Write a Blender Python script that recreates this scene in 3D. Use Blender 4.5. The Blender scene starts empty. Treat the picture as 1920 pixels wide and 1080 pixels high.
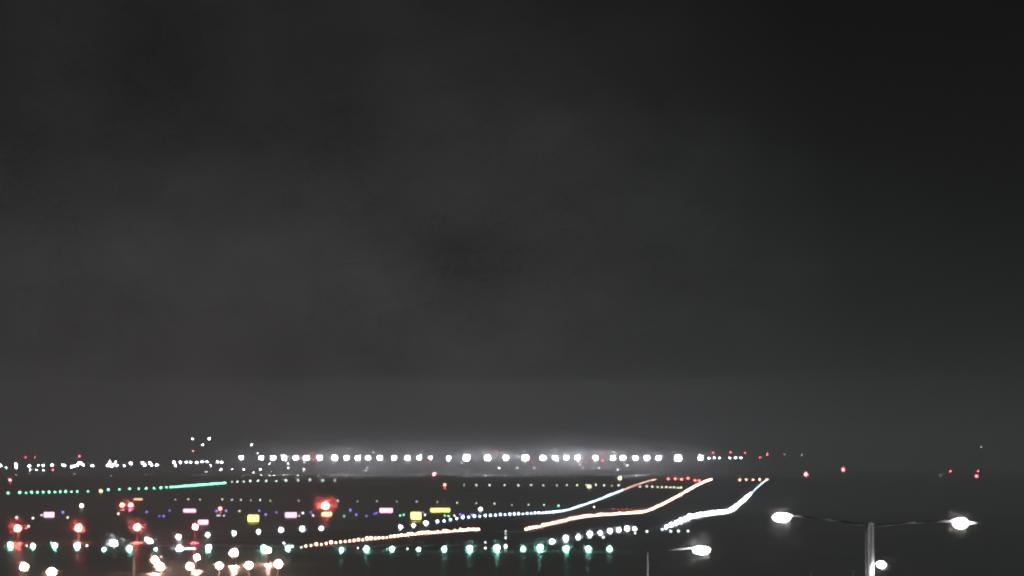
import bpy, bmesh, math, random
import numpy as np
from mathutils import Vector, Matrix

S = bpy.context.scene
COL = S.collection
RAD = math.radians
rng = random.Random(2307)

# ------------------------------------------------------------------ camera
F_PX = 10888.0                       # focal length in photo pixels (1920 wide)
CAM_Z = 12.0
PITCH = math.atan(328.0 / F_PX)      # horizon sits at photo row 868
cam_d = bpy.data.cameras.new('camera')
cam = bpy.data.objects.new('camera', cam_d)
COL.objects.link(cam)
cam.location = (0, 0, CAM_Z)
cam.rotation_euler = (RAD(90) + PITCH, 0, 0)
cam_d.sensor_width = 36.0
cam_d.lens = 36.0 * F_PX / 1920.0
cam_d.clip_start = 1.0
cam_d.clip_end = 60000.0
S.camera = cam

S.view_settings.view_transform = 'Standard'
S.view_settings.look = 'None'
S.view_settings.gamma = 1.0
S.view_settings.exposure = 0.0
S.render.engine = 'CYCLES'
cy = S.cycles
cy.use_denoising = True
cy.pixel_filter_type = 'GAUSSIAN'
cy.use_adaptive_sampling = False
cy.filter_width = 2.6                # the soft point-spread of a long night lens
cy.max_bounces = 4
cy.diffuse_bounces = 2
cy.glossy_bounces = 2
cy.volume_bounces = 1
cy.sample_clamp_indirect = 2.0
cy.caustics_reflective = False
cy.caustics_refractive = False

# ------------------------------------------------------------------ sky
def mnode(nt, op, a, b=None, c=None, clamp=False):
    n = nt.nodes.new('ShaderNodeMath'); n.operation = op; n.use_clamp = clamp
    for i, v in enumerate((a, b, c)):
        if v is None: continue
        if isinstance(v, (int, float)): n.inputs[i].default_value = v
        else: nt.links.new(v, n.inputs[i])
    return n.outputs[0]

def smooth(nt, v, lo, hi):
    n = nt.nodes.new('ShaderNodeMapRange'); n.interpolation_type = 'SMOOTHSTEP'
    nt.links.new(v, n.inputs['Value'])
    n.inputs['From Min'].default_value = lo; n.inputs['From Max'].default_value = hi
    return n.outputs['Result']

W = bpy.data.worlds.new('World'); S.world = W; W.use_nodes = True
nt = W.node_tree; nt.nodes.clear()
out = nt.nodes.new('ShaderNodeOutputWorld')
sky = nt.nodes.new('ShaderNodeTexSky'); sky.sky_type = 'NISHITA'; sky.sun_disc = False
SUN_EL, SUN_ROT = RAD(-9), RAD(160)
sky.sun_elevation = SUN_EL; sky.sun_rotation = SUN_ROT
bg_sky = nt.nodes.new('ShaderNodeBackground'); bg_sky.inputs[1].default_value = 0.05
nt.links.new(sky.outputs[0], bg_sky.inputs[0])
tc = nt.nodes.new('ShaderNodeTexCoord')
sep = nt.nodes.new('ShaderNodeSeparateXYZ'); nt.links.new(tc.outputs['Generated'], sep.inputs[0])
def sky_noise(scale, detail, rough, stretch):
    mp = nt.nodes.new('ShaderNodeMapping'); mp.inputs['Scale'].default_value = stretch
    nt.links.new(tc.outputs['Generated'], mp.inputs[0])
    n = nt.nodes.new('ShaderNodeTexNoise'); n.inputs['Scale'].default_value = scale
    n.inputs['Detail'].default_value = detail; n.inputs['Roughness'].default_value = rough
    nt.links.new(mp.outputs[0], n.inputs['Vector'])
    return n.outputs['Fac']
n_big = sky_noise(16, 4, 0.55, (1.0, 1, 1.3))
n_mid = sky_noise(60, 5, 0.6, (1, 1, 1.2))
n_fine = sky_noise(900, 2, 0.6, (1, 1, 1))
# town glow on low cloud: brightest low down and to the left, a dark gap high on the right
diag = mnode(nt, 'ADD', mnode(nt, 'MULTIPLY', sep.outputs['X'], 0.56), mnode(nt, 'MULTIPLY', sep.outputs['Z'], 0.83))
diag = mnode(nt, 'ADD', diag, mnode(nt, 'MULTIPLY', mnode(nt, 'SUBTRACT', n_big, 0.5), 0.05))
gap = smooth(nt, diag, 0.052, 0.098)
high = smooth(nt, mnode(nt, 'ADD', sep.outputs['Z'], mnode(nt, 'MULTIPLY', mnode(nt, 'SUBTRACT', n_mid, 0.5), 0.03)), 0.008, 0.085)
right = smooth(nt, mnode(nt, 'ADD', sep.outputs['X'], mnode(nt, 'MULTIPLY', mnode(nt, 'SUBTRACT', n_big, 0.5), 0.06)), 0.0, 0.07)
lvl = mnode(nt, 'MULTIPLY', mnode(nt, 'SUBTRACT', 1.0, mnode(nt, 'MULTIPLY', gap, 0.9)),
            mnode(nt, 'SUBTRACT', 1.0, mnode(nt, 'MULTIPLY', high, 0.72)))
lvl = mnode(nt, 'MULTIPLY', lvl, mnode(nt, 'SUBTRACT', 1.0, mnode(nt, 'MULTIPLY', right, 0.85)))
n_cld = sky_noise(27, 3, 0.5, (1.0, 1, 1.6))
tex = mnode(nt, 'ADD', mnode(nt, 'MULTIPLY', n_cld, 2.0), mnode(nt, 'MULTIPLY', n_mid, 1.2))
n_grain = sky_noise(2600, 1, 0.5, (1, 1, 1))
tex = mnode(nt, 'ADD', tex, mnode(nt, 'MULTIPLY', mnode(nt, 'SUBTRACT', n_fine, 0.5), 0.35))
tex = mnode(nt, 'ADD', tex, mnode(nt, 'MULTIPLY', mnode(nt, 'SUBTRACT', n_grain, 0.5), 1.1))
lvl = mnode(nt, 'MULTIPLY', lvl, mnode(nt, 'MAXIMUM', mnode(nt, 'SUBTRACT', tex, 0.62), 0.12))
# unseen sky overhead, brightened to light the ground and haze
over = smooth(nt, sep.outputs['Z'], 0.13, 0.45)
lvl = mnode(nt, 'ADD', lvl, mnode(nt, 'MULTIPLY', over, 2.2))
mixc = nt.nodes.new('ShaderNodeMix'); mixc.data_type = 'RGBA'
nt.links.new(right, mixc.inputs['Factor'])
mixc.inputs['A'].default_value = (1.0, 1.0, 1.0, 1)
mixc.inputs['B'].default_value = (0.86, 1.0, 1.03, 1)
bg = nt.nodes.new('ShaderNodeBackground')
nt.links.new(mixc.outputs['Result'], bg.inputs[0])
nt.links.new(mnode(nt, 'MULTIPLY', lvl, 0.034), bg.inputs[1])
add = nt.nodes.new('ShaderNodeAddShader')
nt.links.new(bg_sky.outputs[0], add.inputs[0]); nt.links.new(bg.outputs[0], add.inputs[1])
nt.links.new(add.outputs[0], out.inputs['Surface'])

# faint moonlight through the overcast
moon_d = bpy.data.lights.new('moonlight', 'SUN'); moon_d.energy = 0.01; moon_d.angle = RAD(12)
moon_d.color = (1.0, 0.96, 0.9)
moon = bpy.data.objects.new('moonlight', moon_d); COL.objects.link(moon)
moon.rotation_euler = (RAD(50), 0, RAD(20))

# ------------------------------------------------------------------ materials
def mat(name, base, rough=0.6, metal=0.0, spec=0.5, noise=None):
    m = bpy.data.materials.new(name); m.use_nodes = True
    b = m.node_tree.nodes['Principled BSDF']
    b.inputs['Base Color'].default_value = (*base, 1)
    b.inputs['Roughness'].default_value = rough
    b.inputs['Metallic'].default_value = metal
    b.inputs['Specular IOR Level'].default_value = spec
    if noise:
        sc, amt = noise
        t = m.node_tree
        g = t.nodes.new('ShaderNodeNewGeometry')
        n = t.nodes.new('ShaderNodeTexNoise'); n.inputs['Scale'].default_value = sc; n.inputs['Detail'].default_value = 6
        t.links.new(g.outputs['Position'], n.inputs['Vector'])
        r = t.nodes.new('ShaderNodeMapRange')
        r.inputs['To Min'].default_value = 1 - amt; r.inputs['To Max'].default_value = 1 + amt
        t.links.new(n.outputs['Fac'], r.inputs['Value'])
        v = t.nodes.new('ShaderNodeVectorMath'); v.operation = 'SCALE'
        v.inputs[0].default_value = base
        t.links.new(r.outputs[0], v.inputs['Scale'])
        t.links.new(v.outputs[0], b.inputs['Base Color'])
        r2 = t.nodes.new('ShaderNodeMapRange')
        r2.inputs['To Min'].default_value = max(rough - 0.12, 0.08); r2.inputs['To Max'].default_value = rough + 0.12
        t.links.new(n.outputs['Fac'], r2.inputs['Value'])
        t.links.new(r2.outputs[0], b.inputs['Roughness'])
    return m

_glow = {}
SIGMA = 0.0003      # haze density per metre
SIZE = 0.74         # lamp glass against the listed sizes
def glow(name, col, strength, d=0.0):
    """lamp glass; strength is what reaches the camera through the haze from distance d"""
    d = round(d / 250.0) * 250.0
    key = (name, col, strength, d)
    if key in _glow: return _glow[key]
    m = bpy.data.materials.new(name); m.use_nodes = True
    b = m.node_tree.nodes['Principled BSDF']
    b.inputs['Base Color'].default_value = (*[0.3 + 0.4 * c for c in col], 1)
    b.inputs['Roughness'].default_value = 0.3
    b.inputs['Emission Color'].default_value = (*col, 1)
    b.inputs['Emission Strength'].default_value = strength * math.exp(SIGMA * d)
    _glow[key] = m
    return m

M_GRASS = mat('wet_grass', (0.16, 0.17, 0.14), 0.36, 0, 0.5, (0.03, 0.5))
M_TARMAC = mat('wet_asphalt', (0.06, 0.061, 0.065), 0.38, 0, 0.5, (0.02, 0.35))
M_PAINT = mat('runway_paint', (0.6, 0.6, 0.58), 0.4, 0, 0.5, (0.5, 0.25))
M_HOUSING = mat('lamp_housing', (0.30, 0.24, 0.06), 0.5, 0.0, 0.5, (4.0, 0.3))
M_STEEL = mat('galvanised_steel', (0.45, 0.46, 0.47), 0.45, 0.3, 0.5, (1.5, 0.25))
M_WHITE = mat('pale_painted_steel', (0.55, 0.56, 0.57), 0.4, 0.0, 0.5, (1.2, 0.15))
M_BRIGHT = mat('white_paint', (0.8, 0.8, 0.8), 0.35, 0.0, 0.5, (1.2, 0.1))
M_DARK = mat('dark_metal', (0.05, 0.05, 0.055), 0.5, 0.2, 0.5, (3.0, 0.3))
M_RED = mat('red_white_post', (0.55, 0.10, 0.08), 0.5, 0.0, 0.5, (3.0, 0.2))

# ------------------------------------------------------------------ terrain profile (the runway rolls)
# distance -> photo row at which that ground is seen
PROF = [(757, 1028), (788, 1023), (869, 1013.5), (980, 1003), (1048, 999), (1125, 996.2)]
PROF2 = [(1292, 995.6), (1391, 986), (1465, 979.5), (1500, 976), (1583, 971.5), (1663, 969), (1844, 965.5),
         (2068, 961), (2251, 948.5), (2552, 927), (2836, 910), (3126, 900)]
def ray(x, y):
    u = (x - 960.0) / F_PX; v = (540.0 - y) / F_PX
    den = math.cos(PITCH) - v * math.sin(PITCH)
    return u / den, (math.sin(PITCH) + v * math.cos(PITCH)) / den        # X/Y, (Z-cam)/Y
pts = [(-600, 0.0), (0, 0.0), (300, 0.1), (600, 0.55)]
pts += [(d, CAM_Z + d * ray(960, y)[1]) for d, y in PROF]
pts += [(1205, -2.35)]
pts += [(d, CAM_Z + d * ray(960, y)[1]) for d, y in PROF2]
pts += [(3400, 3.1), (3800, 3.3), (4400, 3.5), (6000, 3.5), (9000, 3.5), (14000, 3.5)]
PD = np.array([p[0] for p in pts], float); PZ = np.array([p[1] for p in pts], float)
# monotone cubic (pchip) slopes
hh = np.diff(PD); dl = np.diff(PZ) / hh
sl = np.zeros(len(PD))
for i in range(1, len(PD) - 1):
    if dl[i - 1] * dl[i] > 0:
        w1 = 2 * hh[i] + hh[i - 1]; w2 = hh[i] + 2 * hh[i - 1]
        sl[i] = (w1 + w2) / (w1 / dl[i - 1] + w2 / dl[i])
def gz(d):
    d = min(max(d, PD[0]), PD[-1] - 1e-3)
    i = int(np.searchsorted(PD, d, side='right') - 1)
    h = hh[i]; t = (d - PD[i]) / h
    return ((1 + 2 * t) * (1 - t) ** 2 * PZ[i] + t * (1 - t) ** 2 * h * sl[i]
            + t * t * (3 - 2 * t) * PZ[i + 1] + t * t * (t - 1) * h * sl[i + 1])
_DS = np.concatenate([np.arange(300, 4000, 4.0), np.arange(4000, 14000, 25.0)])
_GS = np.array([gz(d) for d in _DS])
def on_ground(x, y, hgt=0.0):
    """the nearest ground point over which a lamp of height hgt is seen at photo pixel (x, y)"""
    u, s = ray(x, y)
    below = CAM_Z + _DS * s <= _GS + hgt
    k = int(np.argmax(below)) if below.any() else len(_DS) - 1
    d = float(_DS[k])
    return Vector((u * d, d, gz(d)))
def at_dist(x, y, d):
    """point seen at photo pixel (x, y) at distance d"""
    u, s = ray(x, y)
    return Vector((u * d, d, CAM_Z + s * d))

# ------------------------------------------------------------------ mesh helpers
class MB:
    def __init__(self): self.bm = bmesh.new()
    def _mat(self, geom, mi):
        for v in geom:
            for f in v.link_faces: f.material_index = mi
    def box(self, c, s, mi=0, bevel=0.0, rot=None):
        r = bmesh.ops.create_cube(self.bm, size=1.0)
        vs = r['verts']
        for v in vs: v.co = Vector((v.co.x * s[0], v.co.y * s[1], v.co.z * s[2]))
        if rot: bmesh.ops.rotate(self.bm, verts=vs, cent=(0, 0, 0), matrix=rot)
        bmesh.ops.translate(self.bm, verts=vs, vec=c)
        self._mat(vs, mi)
        if bevel:
            es = list({e for v in vs for e in v.link_edges})
            bmesh.ops.bevel(self.bm, geom=es, offset=bevel, segments=2, affect='EDGES', profile=0.5)
        return self
    def cone(self, a, b, r1, r2, mi=0, seg=12):
        a = Vector(a); b = Vector(b); d = b - a
        r = bmesh.ops.create_cone(self.bm, cap_ends=True, segments=seg, radius1=r1, radius2=r2, depth=d.length)
        vs = r['verts']
        q = d.to_track_quat('Z', 'Y').to_matrix()
        bmesh.ops.rotate(self.bm, verts=vs, cent=(0, 0, 0), matrix=q)
        bmesh.ops.translate(self.bm, verts=vs, vec=(a + b) / 2)
        self._mat(vs, mi)
        return self
    def ball(self, c, s, mi=0, u=12, v=8):
        r = bmesh.ops.create_uvsphere(self.bm, u_segments=u, v_segments=v, radius=1.0)
        vs = r['verts']
        for w in vs: w.co = Vector((w.co.x * s[0] + c[0], w.co.y * s[1] + c[1], w.co.z * s[2] + c[2]))
        self._mat(vs, mi)
        return self
    def mesh(self, name, mats, smooth=False):
        me = bpy.data.meshes.new(name)
        for f in self.bm.faces: f.smooth = smooth
        self.bm.to_mesh(me); self.bm.free()
        for m in mats: me.materials.append(m)
        return me

HALOS = []          # (centre, radii, density) of fog balls added round lamps to make their halos
def halo_wisp(c, r, density):
    if isinstance(r, (int, float)):                                # thicker close to the lamp
        HALOS.append((Vector(c), (r * .5,) * 3, density * .6)); HALOS.append((Vector(c), (r,) * 3, density * .4))
    else: HALOS.append((Vector(c), r, density))
def tag(o, label=None, cat=None, group=None, kind=None):
    if label: o['label'] = label
    if cat: o['category'] = cat
    if group: o['group'] = group
    if kind: o['kind'] = kind
    return o
def link(name, me, loc=(0, 0, 0), parent=None, scale=1.0, rz=0.0):
    o = bpy.data.objects.new(name, me); COL.objects.link(o)
    o.location = loc; o.scale = (scale,) * 3; o.rotation_euler = (0, 0, rz)
    if parent: o.parent = parent
    return o
def root(name, loc, rz=0.0):
    o = bpy.data.objects.new(name, None); COL.objects.link(o)
    o.empty_display_size = 0.3; o.location = loc; o.rotation_euler = (0, 0, rz)
    return o

ORD = ['first', 'second', 'third', 'fourth', 'fifth', 'sixth', 'seventh', 'eighth', 'ninth', 'tenth', 'eleventh',
       'twelfth', 'thirteenth', 'fourteenth', 'fifteenth', 'sixteenth', 'seventeenth', 'eighteenth', 'nineteenth', 'twentieth']
def ordinal(i, n):
    """place of number i of n in a row read from the left"""
    if i == 0: return 'leftmost'
    if i == n - 1: return 'rightmost'
    if i < (n + 1) // 2 or i == n // 2: return ORD[i] + ' from the left'
    return ORD[n - 1 - i] + ' from the right'

# ------------------------------------------------------------------ ground, runway, taxiways
def strip(name, m, x_of, d0, d1, lift, step=20.0, cols=1):
    """a sheet that follows the terrain between two edges X = x_of(d)"""
    bm = bmesh.new(); rows = []
    n = max(1, int(math.ceil((d1 - d0) / step)))
    for i in range(n + 1):
        d = d0 + (d1 - d0) * i / n
        xa, xb = x_of(d)
        rows.append([bm.verts.new((xa + (xb - xa) * j / cols, d, gz(d) + lift)) for j in range(cols + 1)])
    for a, b in zip(rows, rows[1:]):
        for j in range(cols):
            bm.faces.new((a[j], a[j + 1], b[j + 1], b[j]))
    me = bpy.data.meshes.new(name); bm.to_mesh(me); bm.free()
    for p in me.polygons: p.use_smooth = True
    me.materials.append(m)
    return link(name, me)

tag(strip('ground', M_GRASS, lambda d: (-3000, 3000), -500, 12000, 0.0, 20, 8), kind='structure')
RA, RB, RW = -70.2, 0.0569, 30.0                  # runway centreline X = RA + RB * Y, half width
cl = lambda d: RA + RB * d
tag(strip('runway', M_TARMAC, lambda d: (cl(d) - RW - 4, cl(d) + RW + 4), 745, 3160, 0.06, 12), kind='structure')
tag(strip('taxiway', M_TARMAC, lambda d: (-420, cl(d) - RW - 6), 1900, 1935, 0.05, 8), kind='structure')
tag(strip('taxiway', M_TARMAC, lambda d: (-420, cl(d) - RW - 6), 2640, 2675, 0.05, 8), kind='structure')
bm = bmesh.new()
def mark(x0, x1, d0, d1):
    n = max(1, int((d1 - d0) / 8))
    prev = None
    for i in range(n + 1):
        d = d0 + (d1 - d0) * i / n
        row = (bm.verts.new((cl(d) + x0, d, gz(d) + 0.075)), bm.verts.new((cl(d) + x1, d, gz(d) + 0.075)))
        if prev: bm.faces.new((prev[0], prev[1], row[1], row[0]))
        prev = row
for k in range(-8, 8):
    mark(k * 3.2 + 0.7, k * 3.2 + 2.5, 765, 795)
d = 840
while d < 3050:
    mark(-0.45, 0.45, d, d + 30); d += 50
for s in (-1, 1): mark(s * 27 - 0.45, s * 27 + 0.45, 765, 3120)
for s in (-9, 9): mark(s - 3, s + 3, 1050, 1110)
me = bpy.data.meshes.new('runway_markings'); bm.to_mesh(me); bm.free(); me.materials.append(M_PAINT)
tag(link('runway_markings', me), kind='structure')

# ------------------------------------------------------------------ lamp colours
WHITE = (0.80, 0.91, 1.0); ICE = (0.52, 0.76, 1.0); WARM = (1.0, 0.44, 0.29); PEACH = (1.0, 0.56, 0.43)
GREEN = (0.28, 1.0, 0.78); TAXIGREEN = (0.18, 1.0, 0.56); RED = (1.0, 0.11, 0.085); BLUE = (0.22, 0.17, 1.0)
YELLOW = (1.0, 0.93, 0.22); PINK = (1.0, 0.48, 0.70); FLOOD = (0.92, 0.92, 1.0); ROSE = (1.0, 0.10, 0.14)

# an airfield light: base plate, frangible stem, flared cup and glass dome (unit = dome radius)
_lights = {}
def light_mesh(name, col, strength, d=0.0):
    d = round(d / 250.0) * 250.0
    key = (name, col, strength, d)
    if key not in _lights:
        m = MB()
        m.cone((0, 0, 0), (0, 0, 0.12), 0.9, 0.9, 0, 10)
        m.cone((0, 0, 0.12), (0, 0, 0.55), 0.28, 0.28, 0, 8)
        m.cone((0, 0, 0.55), (0, 0, 0.85), 0.35, 0.8, 0, 10)
        m.ball((0, 0, 1.55), (1, 1, 1), 1, 10, 8)
        _lights[key] = m.mesh(name, [M_HOUSING, glow(name + '_glass', col, strength, d)], True)
    return _lights[key]
def airfield_light(name, p, col, strength, r, label, cat, group):
    """p: the ground point; r: dome radius in metres"""
    o = link(name, light_mesh(name, col, strength, p[1]), p, None, r * SIZE)
    return tag(o, label, cat, group)
def seen(name, pts, col, strength, px, label, cat, group, jitter=0.0):
    """a run of small lights at photo pixels; px = dome diameter in photo pixels"""
    n = len(pts)
    for i, q in enumerate(pts):
        g = on_ground(q[0], q[1] + px * 0.8)
        r = px * (q[2] if len(q) > 2 else 1.0) * g.y / F_PX / 2
        r *= 1 + rng.uniform(-jitter, jitter)
        lab = label.replace('{o}', ordinal(i, n)) if '{o}' in label else label
        airfield_light(name, g, col, strength, r, lab, cat, group)

# ------------------------------------------------------------------ runway lights
def run(name, off, d0, d1, step, col, st, px, label, group, jit=0.25, halo_reach=0, halo_r=1.1, halo_d=.10):
    d = d0
    while d <= d1:
        if not (1128 < d < 1288):
            q = Vector((cl(d) + off, d, gz(d) + 0.08))
            r = max(px * (1 + rng.uniform(-jit, jit)), 0.5) * min(d, 1500) / F_PX / 2
            airfield_light(name, q, col, st, r, label, 'runway light', group)
            if halo_reach and d < halo_reach: halo_wisp((q.x, q.y, q.z + 1.2 * r), halo_r, halo_d)
        d += step
run('runway_edge_light', -RW, 797, 1400, 40, WHITE, 50, 7.5, 'white runway edge light near the start of the left-hand runway line', 'nearer white left edge lights of the runway', halo_reach=1500)
run('runway_edge_light', -RW, 1437, 2640, 24, ICE, 16, 5.0, 'bluish white edge light in the receding part of the left-hand runway line', 'farther white left edge lights of the runway')
run('runway_edge_light', -RW, 2670, 3121, 22, PEACH, 8, 3.6, 'amber-tinted edge light near the far end of the left runway line', 'amber lights at the far end of the left edge')
run('runway_edge_light', RW, 804, 2560, 40, WHITE, 70, 8.5, 'white edge light in the spaced start of the right-hand runway line', 'white right edge lights of the runway', halo_reach=1125)
run('runway_edge_light', RW, 1295, 2980, 30, ICE, 14, 3.0, 'close-set white light in the bright zigzag of the right runway edge', 'close-set white lights of the right edge', halo_reach=3000, halo_r=2.4, halo_d=.013)
run('runway_edge_light', RW, 3000, 3138, 20, WARM, 9, 4.0, 'orange light at the far tip of the right runway edge', 'orange lights at the tip of the right edge')
run('centreline_light', 0, 760, 1125, 7.5, WARM, 22, 5.0, 'orange-white centreline light before the first crest of the runway', 'near centreline lights of the runway', 0.45)
run('centreline_light', 0, 1288, 3126, 15, WARM, 26, 5.2, 'orange-white centreline light on the long climb beyond the first crest', 'far centreline lights of the runway', halo_reach=3000, halo_r=2.2, halo_d=.02)

# ------------------------------------------------------------------ green threshold bar
thr = [(20, 1023, 1.15), (62, 1023, .9), (103, 1023, 1.05), (145, 1024, 1.1), (195, 1027, .6), (243, 1027, .95), (292, 1026, .45),
       (391, 1027, 1.2), (495, 1028, 1.2), (540, 1027, 1.0), (640, 1029, .8), (687, 1028, .95), (735, 1028, .95), (785, 1028, .7),
       (833, 1028, .95), (881, 1028, 1.1), (932, 1028, 1.3), (981, 1027, .8), (1013, 1027, 1.25), (1062, 1028, 1.0), (1103, 1028, 1.0), (1143, 1028, .95)]
H_THR = MB().cone((0, 0, 0), (0, 0, .1), .8, .8, 0, 14).cone((0, 0, .1), (0, 0, .5), .25, .25, 0, 10).cone((0, 0, .5), (0, 0, .82), .32, .78, 0, 14).mesh('housing', [M_HOUSING], True)
def lens_mesh(col, st, nm='lens', sz=(1, 1, 1), c=(0, 0, 1.5), d=0.0):
    return MB().ball(c, sz, 0, 16, 10).mesh(nm, [glow(nm + '_glass', col, st, d)], True)
L_THR = lens_mesh(GREEN, 140, d=757)
for i, (x, y, k) in enumerate(thr):
    g = on_ground(x, y + 6); r = 9.0 * k * g.y / F_PX / 2 * SIZE
    t = tag(root('threshold_light', g), 'green threshold light, %s in the bar across the runway start' % ordinal(i, len(thr)), 'runway light', 'green threshold bar lights')
    link('housing', H_THR, (0, 0, 0), t, r); link('lens', L_THR, (0, 0, 0), t, r)
    halo_wisp((g.x, g.y, g.z + 1.5 * r), 1.0 * k ** .5, .06)

# ------------------------------------------------------------------ approach lights (bottom left)
def post_lamp(name, x, y, d, r, col, st, label, cat, group, pole_mat=M_STEEL, pole_r=0.07, halo_mist=0.05, spread=4.6):
    """a lamp on a post: pole, foot, cup-shaped housing and glass lens"""
    if d is None: d = on_ground(x, y + 24).y
    r *= SIZE
    p = at_dist(x, y, d); g = Vector((p.x, d, gz(d)))
    h = p.z - g.z
    if halo_mist: halo_wisp(p, r * spread, halo_mist)
    t = tag(root(name, g), label, cat, group)
    top = max(h - r * 1.45, 0.15)
    link('pole', MB().cone((0, 0, 0), (0, 0, .06), pole_r * 2.4, pole_r * 2.4, 0, 12).cone((0, 0, .06), (0, 0, top), pole_r, pole_r * 0.8, 0, 12).mesh('pole', [pole_mat], True), (0, 0, 0), t)
    link('housing', MB().cone((0, 0, top), (0, 0, top + r * .7), r * .35, r * .85, 0, 14).mesh('housing', [M_HOUSING], True), (0, 0, 0), t)
    link('lens', lens_mesh(col, st, 'lens', (r, r, r), (0, 0, h), d), (0, 0, 0), t)
    return t
appr = [(45, 1063, 640, .44), (97, 1073, 615, .46), (291, 1051, 690, .40), (301, 1063, 640, .46), (356, 1062, 640, .40), (369, 1045, 700, .34),
        (411, 1061, 650, .38), (439, 1037, 725, .48), (467, 1060, 650, .42), (503, 1032, 730, .34), (522, 1058, 660, .46)]
for i, (x, y, d, r) in enumerate(appr):
    post_lamp('approach_light', x, y, None, r, PEACH, 380, 'warm white approach light, %s in the cluster before the runway' % ordinal(i, len(appr)), 'approach light', 'warm approach lights before the runway', halo_mist=.014, spread=4.0)
post_lamp('approach_light', 337, 1029, 745, .42, WHITE, 250, 'cool white light with a bright side bar among the warm approach lights', 'approach light', 'cool lights by the approach')
bar = at_dist(356, 1028.5, 744.5)
t = tag(root('light_bar', (bar.x, bar.y, gz(bar.y))), 'slim white light bar to the right of a cool white approach light', 'light bar')
hb = bar.z - gz(bar.y)
link('tube', MB().box((0, 0, hb), (1.5, .12, .2), 0, .04).mesh('tube', [glow('bar_glass', WHITE, 2.0, 745)]), (0, 0, 0), t)
for s in (-1, 1): link('leg', MB().cone((s * .6, 0, 0), (s * .6, 0, hb - .1), .04, .04).mesh('leg', [M_STEEL]), (0, 0, 0), t)
post_lamp('approach_light', 214, 1019, 790, .46, WHITE, 250, 'large cool white light left of the third big red lamp', 'approach light', 'cool lights by the approach')
post_lamp('approach_light', 281, 1015, 830, .40, WHITE, 200, 'cool white light right of the third big red lamp', 'approach light', 'cool lights by the approach')

# ------------------------------------------------------------------ red lamps on posts
reds = [(33, 991, .50, RED), (147, 990, .50, RED), (257, 989, .50, RED), (366, 988, .42, ROSE)]
for i, (x, y, r, c) in enumerate(reds):
    post_lamp('warning_lamp', x, y, 835, r, c, 450, 'big glowing red lamp on a post, %s of the four' % ordinal(i, 4), 'warning light', 'row of big red lamps on posts', M_RED if i > 1 else M_STEEL, 0.13)
post_lamp('warning_lamp', 216, 1048, 690, .26, RED, 400, 'small low red lamp beneath the row of green lights', 'warning light', None)
g = on_ground(610, 968)
post_lamp('beacon', 610, 949, g.y, 1.15, RED, 250, 'flaring red beacon right above a yellow sign', 'beacon', None, M_DARK, 0.12)
for i, (x, y, r, c, lab) in enumerate([
    (814, 889, .9, ROSE, 'hazy red light beneath the floodlit apron'),
    (834, 909, .5, RED, 'tiny red light below the hazy red one'),
    (1511, 889, .8, ROSE, 'red light right of the runway tip, nearer of two'),
    (1581, 881, .75, ROSE, 'red light right of the runway tip, farther out of two'),
    (229, 947, .9, RED, 'left one of a pair of red lights beside an orange bar'),
    (245, 947, .9, RED, 'right one of a pair of red lights beside an orange bar'),
    (19, 900, .5, ROSE, 'faint red light above the left end of the green line'),
    (413, 954, .55, RED, 'small red light above a short white streak'),
]):
    gg = on_ground(x, y + 7)
    post_lamp('obstruction_light', x, y, gg.y, r, c, 60, lab, 'warning light', 'small red lights over the airfield', M_DARK, .08)

# red runway end lights and red stop bars
seen('runway_end_light', [(1253, 897), (1266, 897), (1278, 898), (1290, 896), (1303, 900), (1311, 901)], RED, 14, 4.2, 'red runway end light left of the centreline tip, {o}', 'runway light', 'red end lights left of the centreline')
seen('runway_end_light', [(1387, 899), (1399, 898.5), (1412, 899), (1424, 898.5)], WARM, 10, 4.0, 'orange-red end light left of the right edge tip, {o}', 'runway light', 'red end lights by the right edge')
seen('stop_bar_light', [(1150 + 8.5 * i, 954 + (i % 3) * 0.7) for i in range(8)], RED, 2.5, 3.0, 'dim red light over the bend of the centreline, {o}', 'runway light', 'dim red lights over the bend')

# ------------------------------------------------------------------ taxiway lights
gpts = [(15, 924)] + [(x, 923.2 - (x - 37) * .021) for x in (37, 49, 59, 70, 81, 92, 103, 113, 123, 134, 145, 165)]
gpts += [(203, 918), (224, 917), (243, 916), (260, 915.5), (274, 915), (289, 914.5), (302, 914), (312, 913)]
seen('taxiway_light', gpts, TAXIGREEN, 10, 3.6, 'small green light in the spaced left half of the green taxiway line', 'taxiway light', 'spaced green taxiway lights', .25)
seen('taxiway_light', [(320 + 3.1 * i, 912.6 - 8.0 * i / 33) for i in range(34)], TAXIGREEN, 7, 4.0, 'green light in the unbroken stretch of the green taxiway line', 'taxiway light', 'close-set green taxiway lights', .2)
seen('taxiway_light', [(435, 902.5), (445, 902.5), (457, 902), (469, 901.5), (484, 901), (499, 901), (518, 901), (536, 900.5), (559, 900), (581, 899.5), (605, 900), (628, 899.5)],
     (.75, 1, .88), 5, 3.0, 'faint greenish-white light trailing right of the green line, {o}', 'taxiway light', 'faint lights right of the green line', .3)
seen('taxiway_light', [(329, 936), (353, 936), (375, 936), (417, 936), (435, 936.5), (452, 936.5), (470, 937), (488, 937), (507, 938), (560, 938), (634, 938.5),
     (670, 939), (707, 939), (744, 939.5), (781, 940), (820, 941), (857, 942), (893, 943), (927, 944.5), (960, 946), (991, 946), (1020, 947)],
     (.9, 1, .9), 2.5, 2.8, 'dim whitish light in the long sparse row above the signs, {o}', 'taxiway light', 'dim lights above the signs', .3)
seen('taxiway_light', [(1047, 948), (645, 967), (750, 966), (757, 964.5), (834, 966), (841, 967)], TAXIGREEN, 6, 3.2, 'small lone green light in the signs area, {o}', 'taxiway light', 'lone green lights', .2)
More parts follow.
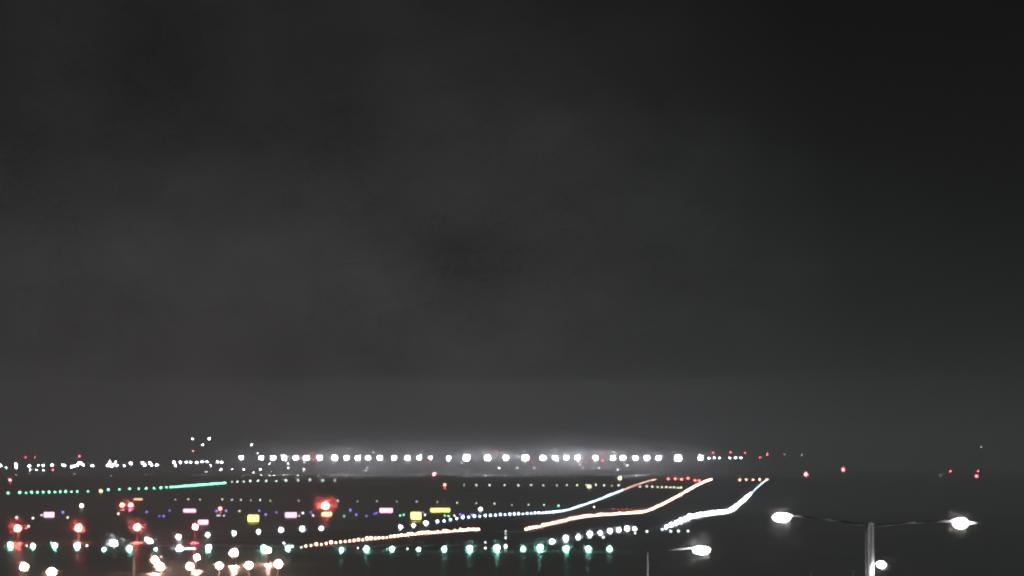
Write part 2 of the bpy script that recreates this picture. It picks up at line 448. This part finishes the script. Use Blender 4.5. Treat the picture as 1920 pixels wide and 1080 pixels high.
seen('taxiway_light', [(870, 908), (893, 909), (918, 909), (946, 909), (972, 910), (996, 909), (1019, 909.5), (1044, 909.5), (1063, 909), (1082, 909.5), (1100, 909), (1117, 909), (1133, 909.5), (1147, 909.5), (1160, 909.5)],
     (1, .98, .8), 3, 3.0, 'dim warm light in the row left of the runway left line, {o}', 'taxiway light', 'dim warm lights left of the runway', .35)
seen('taxiway_light', [(1200, 911.5), (1213, 911.5), (1223, 912), (1233, 912.5), (1241, 913), (1249, 913), (1257, 913.5), (1264, 913.5), (1271, 914), (1277, 914)],
     (1, .95, .7), 5, 3.0, 'yellowish light between the left line and the centreline, {o}', 'taxiway light', 'yellowish lights across the runway', .25)
seen('taxiway_edge_light', [(118, 960), (243, 957), (275, 959), (299, 966), (307, 967), (318, 956), (406, 958), (424, 957), (486, 957), (498, 964), (518, 959), (583, 959),
     (657, 956), (668, 964), (687, 966), (702, 962), (706, 961), (793, 959), (863, 964), (868, 966), (885, 965)],
     BLUE, 2.6, 4.4, 'blue taxiway edge light among the signs, {o}', 'taxiway light', 'blue taxiway edge lights', .3)
seen('airfield_lamp', [(78, 965), (62, 971), (54, 986), (127, 970), (222, 963), (449, 957.5), (587, 966), (797, 965), (852, 966), (561, 966), (568, 962), (31, 970.5), (1114, 950), (633, 938), (420, 966)],
     (1, .9, .82), 5, 3.2, 'tiny pale lamp scattered among the signs and red lamps, {o}', 'airfield lamp', 'tiny pale lamps', .3)
seen('airfield_lamp', [(153, 949, 1.6), (901, 956, 1.7)], (1, .9, .85), 6, 6.0, 'pale round lamp standing alone by the signs, {o}', 'airfield lamp', 'pale round lamps')
seen('airfield_lamp', [(189, 920.5, 1.3), (1105, 913, 1.5), (1162, 897, 1.4)], (1, .93, .45), 2.6, 6.5, 'soft yellow lamp out on the far airfield, {o}', 'airfield lamp', 'soft yellow lamps')

gd = 742.0
q = at_dist(948, 994, gd); zb = gz(gd)
t = tag(root('light_mast', (q.x, gd, zb)), 'thin dark mast with four faint pale lamps in the dark gap of the centreline', 'mast')
link('pole', MB().cone((0, .1, 0), (0, .1, q.z - zb + .1), .05, .035).mesh('pole', [M_DARK], True), (0, 0, 0), t)
for y, rr, st in ((996, .10, 1.0), (1001, .09, .8), (1008.5, .12, 2.0), (1024.5, .2, 4.0)):
    z = at_dist(948, y, gd).z - zb
    link('lamp', MB().ball((0, 0, z), (rr, rr, rr * 1.3), 0, 10, 8).mesh('lamp', [glow('mast_lamp_glass', (.9, 1, .95), st, gd)], True), (0, 0, 0), t)
seen('airfield_lamp', [(50, 1022), (163, 1022.5), (532, 1018), (548, 1024), (565, 1026), (671, 1027), (764, 1028), (910, 1016), (910, 1027.5), (1131, 1007), (1191, 999), (1213, 996), (1290, 995), (1258, 996), (1272, 995.5)],
     (.95, 1, .97), 6, 3.6, 'tiny pale lamp close to the green threshold bar, {o}', 'airfield lamp', 'tiny pale lamps by the threshold', .3)

# ------------------------------------------------------------------ lit taxiway signs
def sign(x, y, w_px, h_px, col, st, label, d=None):
    g = on_ground(x, y + h_px * .75) if d is None else Vector((0, d, gz(d)))
    d = g.y; p = at_dist(x, y, d)
    w = w_px * d / F_PX; h = h_px * d / F_PX; zc = p.z - gz(d)
    halo_wisp(p, max(w, h) * .75, .04)
    t = tag(root('taxiway_sign', (p.x, d, gz(d)), rng.uniform(-.05, .05)), label, 'airfield sign', 'lit taxiway signs')
    link('cabinet', MB().box((0, .22, zc), (w + .25, .4, h + .25), 0, .06).mesh('cabinet', [M_DARK]), (0, 0, 0), t)
    link('face', MB().box((0, -.02, zc), (w, .08, h), 0, min(w, h) * .12).mesh('face', [glow('sign_face', col, st, d)]), (0, 0, 0), t)
    for s in (-1, 1):
        link('leg', MB().cone((s * w * .35, .22, 0), (s * w * .35, .22, max(zc - h / 2, .1)), .09, .09).mesh('leg', [M_STEEL]), (0, 0, 0), t)
sign(92, 965, 19, 9, PINK, 2.15, 'leftmost pinkish-white lit sign, above the gap between two red lamps')
sign(355.5, 957.5, 23, 6, PINK, 2.15, 'slim pinkish-white lit sign above the rightmost big red lamp')
sign(381, 979, 18, 8, PINK, 2.15, 'pinkish-white lit sign touching the rightmost big red lamp')
sign(545.5, 965.5, 21, 9, PINK, 2.15, 'pinkish-white lit sign between two yellow signs')
sign(724, 957, 24, 8, PINK, 2.15, 'long pinkish-white lit sign left of a yellow square one')
sign(475, 972, 20, 12, YELLOW, 2.4, 'deep yellow lit sign among the blue lights')
sign(612.5, 964, 18, 6, (1, .72, .3), 2.6, 'yellow-orange lit sign right below the red beacon')
sign(780, 967, 19, 13, YELLOW, 2.4, 'tall squarish yellow lit sign left of the runway edge lights')
sign(825.5, 956.5, 36, 7, YELLOW, 2.0, 'longest yellow lit sign, wide and slim')
sign(259, 936, 16, 2.8, (1, .55, .32), 1.6, 'slim orange light bar above the red pair')
sign(410, 966.5, 7, 2.4, WHITE, .9, 'very small white lit plate below a small red light')

# ------------------------------------------------------------------ floodlight masts of the far apron
FLOOD_D = 4200.0
def flood_mast(x, y, k, col, st, label, group, heads=3, d=None):
    d = (d or FLOOD_D) + rng.uniform(-60, 60)
    p = at_dist(x, y, d); g0 = gz(d); h = p.z - g0
    t = tag(root('floodlight_mast', (p.x, d, g0)), label, 'floodlight', group)
    link('pole', MB().cone((0, .5, 0), (0, .5, h + .6), .32, .18, 0, 10).mesh('pole', [M_STEEL], True), (0, 0, 0), t)
    link('crossarm', MB().box((0, .3, h), (2.2 * k, .16, .2)).mesh('crossarm', [M_STEEL]), (0, 0, 0), t)
    m = glow('floodlight_glass', col, st, d)
    for i in range(heads):
        xx = (i - (heads - 1) / 2) * (2.4 * k / heads)
        b = MB().box((xx, .05, h), (2.2 * k / heads, .3, 2.1 * k), 0, .05).box((xx, -.14, h), (2.0 * k / heads, .06, 2.0 * k), 1)
        link('floodlight', b.mesh('floodlight', [M_DARK, m]), (0, 0, 0), t)
fx = [(452, .8), (490, 1.1), (512, 1.15), (533, 1.1), (555, 1.1), (575, 1.15), (600, 1.1), (628, 1.2), (650, 1.1), (671, 1.15), (690, 1.05), (712, 1.2), (739, 1.0), (764, 1.15), (786, 1.1), (807, .75),
      (841, .9), (875, 1.6), (914, 1.35), (949, 1.15), (985, 1.5), (1018, 1.15), (1041, 1.15), (1062, 1.1), (1083, 1.2), (1117, 1.25), (1149, 1.2), (1168, 1.2), (1191, 1.15), (1213, 1.0), (1235, 1.0), (1271, 1.6), (1314, 1.2)]
for i, (x, k) in enumerate(fx):
    flood_mast(x, 858.5, k, FLOOD, 120, 'glaring white floodlight mast, %s in the floodlit row on the horizon' % ordinal(i, len(fx)), 'row of floodlight masts on the horizon')
sx = [1329, 1339, 1349, 1369, 1379, 1389]
for i, x in enumerate(sx):
    flood_mast(x, 858.5, .45, (.75, .9, 1), 20, 'smaller bluish floodlight, %s of six right of the bright row' % ordinal(i, 6), 'small bluish floodlights at the row end', 2)

# small lamps of the far apron and terminal: a short mast with a lantern
_far = {}
def far_lamp(x, y, px, col, st, label, group, d=4300.0, name='apron_lamp'):
    d = d + rng.uniform(-80, 80)
    p = at_dist(x, y, d); g0 = gz(d); h = max(p.z - g0, .6); r = px * d / F_PX / 2 * SIZE
    m = MB().cone((0, 0, 0), (0, 0, h), .16, .12, 0, 8).cone((0, 0, h - r * 1.05), (0, 0, h - r * .6), r * .4, r * .8, 0, 8).ball((0, 0, h), (r, r, r), 1, 10, 8)
    tag(link(name, m.mesh(name, [M_STEEL, glow('apron_lamp_glass', col, st, d)], True), (p.x, d, g0)), label, 'apron lamp', group)
lw = [(1, 873, 1.3), (12, 877, .6), (30, 871, 1.3), (30.5, 876, 1.2), (55, 874, 1.3), (56, 881, .7), (68, 881, .6), (72, 872.5, .7), (81, 873, 1.1), (81, 881, .6), (98, 872, 1.2), (118, 872, .9), (122, 873, .7),
      (134, 875, 1.1), (140, 874, 1.1), (145, 872.5, 1.3), (149, 867, 1), (152, 869, 1.2), (156, 872, 1), (173, 873, 1.1), (202, 873, 1.2), (206, 867, .9), (209, 874, 1.2), (213, 871, 1.1), (217, 866, .8), (220, 873, 1), (233, 873.5, .8),
      (245, 869, 1.3), (267, 868, 1.2), (272, 872, 1.2), (281, 868, 1.3), (284, 872, 1.1), (294, 872, 1.2), (326, 867, 1.2), (329, 873, .9), (338, 867, 1.2), (349, 867, .9), (358, 867, .9), (369, 867, 1.1), (379, 866, 1.2), (388, 866, 1), (395, 873, .6), (407, 866, 1), (416, 867, 1.2)]
for i, (x, y, k) in enumerate(lw):
    far_lamp(x, y, 4.2 * k, WHITE, 25, 'small white lamp in the crowded terminal lights at far left of the horizon', 'crowded white terminal lights at far left')
for i, (x, y, k) in enumerate([(361, 823, 1), (392, 823, 1.3), (380, 834, .9), (472, 834.5, 1.1)]):
    far_lamp(x, y, 3.6 * k, WHITE, 16, 'white lamp high on a mast above the horizon lights, %s of four' % ordinal(i, 4), 'white lamps on tall masts')
low = [(414, 880, 1.4), (435, 880, .6), (457, 880.5, 1.2), (475, 886, .8), (488, 880, 1.2), (540, 869, 1), (540.5, 877, .9), (570, 880, .8), (505, 870, .6), (570, 868, .6), (689, 876.5, .8), (686, 882, .8), (936, 877.5, .9), (970, 877.5, .8), (1002, 877.5, .9), (1093, 877.5, .7), (1113, 877, .7), (1123, 877.5, .7),
       (1176, 872.5, .9), (1158, 881, .6), (866, 868, .7), (386, 885, .6), (700, 848, .6), (483, 850, .6), (1150, 847, .6), (1040, 846, .6)]
for i, (x, y, k) in enumerate(low):
    far_lamp(x, y, 3.4 * k, (.92, .97, 1), 9, 'small white lamp scattered just around the bright floodlit row', 'small white lamps around the floodlit row', 4000)
rl = [(48, 857.5, .8, 'left of two small red lights above the terminal lamps'), (66, 858, .8, 'right of two small red lights above the terminal lamps'), (149, 855.5, 1.3, 'brightest red light above the terminal lamps at left'),
      (99, 881, 1.4, 'red light just under the terminal lamps at left'), (362, 845.5, 1, 'red light under the leftmost tall white lamp'), (586, 849, .8, 'upper red light wedged between floodlights'), (588, 862, 1.0, 'lower red light wedged between floodlights'),
      (805, 866, .7, 'reddish light under the small floodlight'), (931, 847.5, .9, 'reddish light above the left half of the floodlit row centre'), (998, 867, .8, 'reddish light beside the big central floodlight'), (1099, 866, 1.0, 'red light left of the pink-tinged floodlight'), (1130, 864, 1.3, 'red light right of the pink-tinged floodlight'),
      (1126, 848, .8, 'reddish light right above the pink-tinged floodlight'), (1337, 849, .9, 'first of three reddish lights above the bluish floodlights'), (1370, 848.5, 1.0, 'middle of three reddish lights above the bluish floodlights'), (1397, 849, .9, 'last of three reddish lights above the bluish floodlights'),
      (1425.5, 857.5, 1.1, 'lower left of two close red lights past the floodlit row'), (1438.5, 852.5, 1.1, 'upper right of two close red lights past the floodlit row'),
      (1782, 883.5, 1.2, 'upper light of the left far red pair at right'), (1834, 883.5, 1.1, 'upper light of the right far red pair at right'), (1831, 895.5, 2.1, 'brightest light of the far red pairs at right'), (395, 873.5, .5, 'faint reddish light at the right end of the terminal lamps')]
for x, y, k, lab in rl:
    far_lamp(x, y, 3.2 * k, ROSE, 8, lab, 'red lights along the horizon', 4050 if y < 890 else 3500)
for x, y, k, lab in [(1471, 852, .9, 'faint pale light left of another past the red pair'), (1504, 853.5, .9, 'faint pale light farthest right in the row past the red pair'), (1763, 895, .8, 'faint white light left of the far red pairs'), (1839.5, 838, .8, 'faint lone light high above the far red pairs')]:
    far_lamp(x, y, 2.8 * k, (1, .85, .85), 2, lab, 'faint pale lights at right', 3900)
sign(1781, 900.5, 12, 2.2, (1, .5, .4), .55, 'faint reddish lit strip below the left far red pair', 3300)

# ------------------------------------------------------------------ street lamps in the foreground
M_ST = glow('street_lamp_glass', (1.0, .98, .94), 120)
def lantern(t, c, size, name='lamp_head', hx=1):
    """flat cover with a drop-glass bowl below it; a lens sub-part"""
    L, Wd, Hh = size
    halo_wisp(t.location + Vector(c), L * 1.25, .018)
    hd = link(name, MB().ball((c[0], c[1], c[2] + Hh * .40), (L * .28, Wd * .3, Hh * .16), 0, 16, 8).cone((c[0] + hx * L * .4, c[1], c[2] + Hh * .38), (c[0] + hx * L * .9, c[1], c[2] + Hh * .1), .05, .04).mesh(name, [M_STEEL], True), (0, 0, 0), t)
    link('lens', MB().ball((c[0], c[1] - .02, c[2]), (L * .5, Wd * .5, Hh * .5), 0, 18, 10).mesh('lens', [M_ST], True), (0, 0, 0), hd)
D1 = 250.0
pb = at_dist(1633, 1000, D1); g1 = gz(D1)
t = tag(root('street_lamp', (pb.x, D1, g1)), 'tall pale street lamp post with two long arms and a low side lantern', 'street lamp')
top = at_dist(1633, 984, D1).z - g1
link('pole', MB().cone((0, 0, 0), (0, 0, .5), .24, .24, 0, 20).cone((0, 0, .5), (0, 0, top), .15, .125, 0, 20).cone((0, 0, top), (0, 0, top + .12), .14, .05, 0, 20).mesh('pole', [M_WHITE], True), (0, 0, 0), t)
for x, y, hx in ((1466, 970, 1), (1801, 981, -1)):
    e = at_dist(x, y, D1); ex = e.x - pb.x; ez = e.z - g1
    link('arm', MB().cone((0, 0, top - .05), (ex * .5, 0, (top + ez) / 2 + .07), .05, .045).cone((ex * .5, 0, (top + ez) / 2 + .07), (ex * .93, 0, ez + .1), .045, .04).mesh('arm', [M_DARK], True), (0, 0, 0), t)
    lantern(t, (ex, 0, ez), (.72, .5, .36) if hx > 0 else (.62, .5, .42), 'lamp_head', hx)
    if hx < 0:
        link('end_bracket', MB().cone((ex + .3, 0, ez + .02), (ex + 1.0, 0, ez - .01), .06, .02).mesh('end_bracket', [M_WHITE], True), (0, 0, 0), t)
e = at_dist(1652, 1058.5, D1); ex = e.x - pb.x; ez = e.z - g1
link('arm', MB().cone((0, -.05, ez + .1), (ex * .7, -.2, ez + .1), .03, .03).mesh('arm', [M_STEEL]), (0, 0, 0), t)
lantern(t, (ex, -.25, ez), (.34, .4, .26), 'lamp_head', -1)

sp = at_dist(1624, 998, D1 - 2)
t = tag(root('flagpole', (sp.x, D1 - 2, gz(D1 - 2))), 'slim bare white pole right beside the tall street lamp post', 'pole')
hs = sp.z - gz(D1 - 2)
link('pole', MB().cone((0, 0, 0), (0, 0, .2), .1, .1).cone((0, 0, .2), (0, 0, hs), .05, .035).mesh('pole', [M_WHITE], True), (0, 0, 0), t)
link('finial', MB().ball((0, 0, hs), (.05, .05, .05)).mesh('finial', [M_WHITE], True), (0, 0, 0), t)

D2 = 400.0
p2 = at_dist(1214, 1034, D2)
t = tag(root('street_lamp', (p2.x, D2, gz(D2))), 'thin street lamp with one arm reaching right to a glowing oval lantern', 'street lamp')
h2 = p2.z - gz(D2)
link('pole', MB().cone((0, 0, 0), (0, 0, .4), .14, .14).cone((0, 0, .4), (0, 0, h2), .06, .05).mesh('pole', [M_WHITE], True), (0, 0, 0), t)
e = at_dist(1315, 1031.5, D2); ex = e.x - p2.x; ez = e.z - gz(D2)
link('arm', MB().cone((0, 0, h2 - .05), (ex * .85, 0, ez + .16), .045, .04).mesh('arm', [M_STEEL], True), (0, 0, 0), t)
lantern(t, (ex, 0, ez), (1.15, .8, .5), 'lamp_head', -1)

for x, y, dd, rr, lab in ((251.5, 1046, 560, .11, 'thin pale pole rising among the warm approach lights at left'), (1600, 1066, 300, .05, 'short pale pole left of the tall street lamp post'), (1521, 1069, 330, .04, 'faint tip of a pole midway between the street lamps')):
    q = at_dist(x, y, dd)
    t = tag(root('slim_post', (q.x, dd, gz(dd))), lab, 'pole')
    hq = q.z - gz(dd)
    link('pole', MB().cone((0, 0, 0), (0, 0, .15), rr * 2, rr * 2).cone((0, 0, .15), (0, 0, hq), rr, rr * .8).mesh('pole', [M_BRIGHT], True), (0, 0, 0), t)
    link('cap', MB().ball((0, 0, hq), (rr * 1.2,) * 3).mesh('cap', [M_STEEL], True), (0, 0, 0), t)

# ------------------------------------------------------------------ night haze and added lamp halos
def haze_material(density, aniso):
    hz = bpy.data.materials.new('haze'); hz.use_nodes = True
    t_ = hz.node_tree; t_.nodes.clear()
    o_ = t_.nodes.new('ShaderNodeOutputMaterial'); v_ = t_.nodes.new('ShaderNodeVolumePrincipled')
    v_.inputs['Color'].default_value = (.92, .93, .95, 1)
    v_.inputs['Density'].default_value = density
    v_.inputs['Anisotropy'].default_value = aniso
    hz.cycles.volume_sampling = 'EQUIANGULAR'
    t_.links.new(v_.outputs[0], o_.inputs['Volume'])
    return hz
tag(link('haze', MB().box((0, 5800, 30.0), (6200, 12900, 80)).mesh('haze', [haze_material(SIGMA, 0.3)])), kind='stuff')
a = at_dist(440, 858.5, FLOOD_D); b_ = at_dist(1345, 858.5, FLOOD_D)
for kk, dn in ((.5, .004), (.75, .003), (1.05, .0018), (1.45, .001), (1.9, .0006)):
    halo_wisp((a + b_) / 2 - Vector((0, 0, 2 * kk)), ((b_.x - a.x) / 2 + 25 * kk, 60 * kk, 14 * kk), dn)          # fog ellipsoids added for the glow along the floodlit row
ball = MB().ball((0, 0, 0), (1, 1, 1), 0, 20, 12).mesh('halo_ball', [])
BV = np.array([v.co[:] for v in ball.vertices]); BF = [tuple(p.vertices) for p in ball.polygons]
bpy.data.meshes.remove(ball)
halo_sheets = {}
for c, r, dn in HALOS:                                               # added halo balls that touch go to different meshes
    c = np.array(c); k = 0; R = max(r)
    while True:
        row = halo_sheets.setdefault((dn, k), [])
        if not row or (np.linalg.norm(np.array([q[0] for q in row]) - c, axis=1) > np.array([q[2] for q in row]) + R).all(): break
        k += 1
    row.append((c, r, R))
for (dn, k), row in sorted(halo_sheets.items(), key=lambda q: q[0]):
    vs = []; fs = []
    for c, r, R in row:
        o = len(vs)
        vs.extend((BV * np.array(r) + c).tolist()); fs.extend(tuple(i + o for i in f) for f in BF)
    me = bpy.data.meshes.new('halo_mist'); me.from_pydata(vs, [], fs); me.update()
    me.materials.append(haze_material(dn, 0.2))
    tag(link('halo_mist', me), kind='stuff')
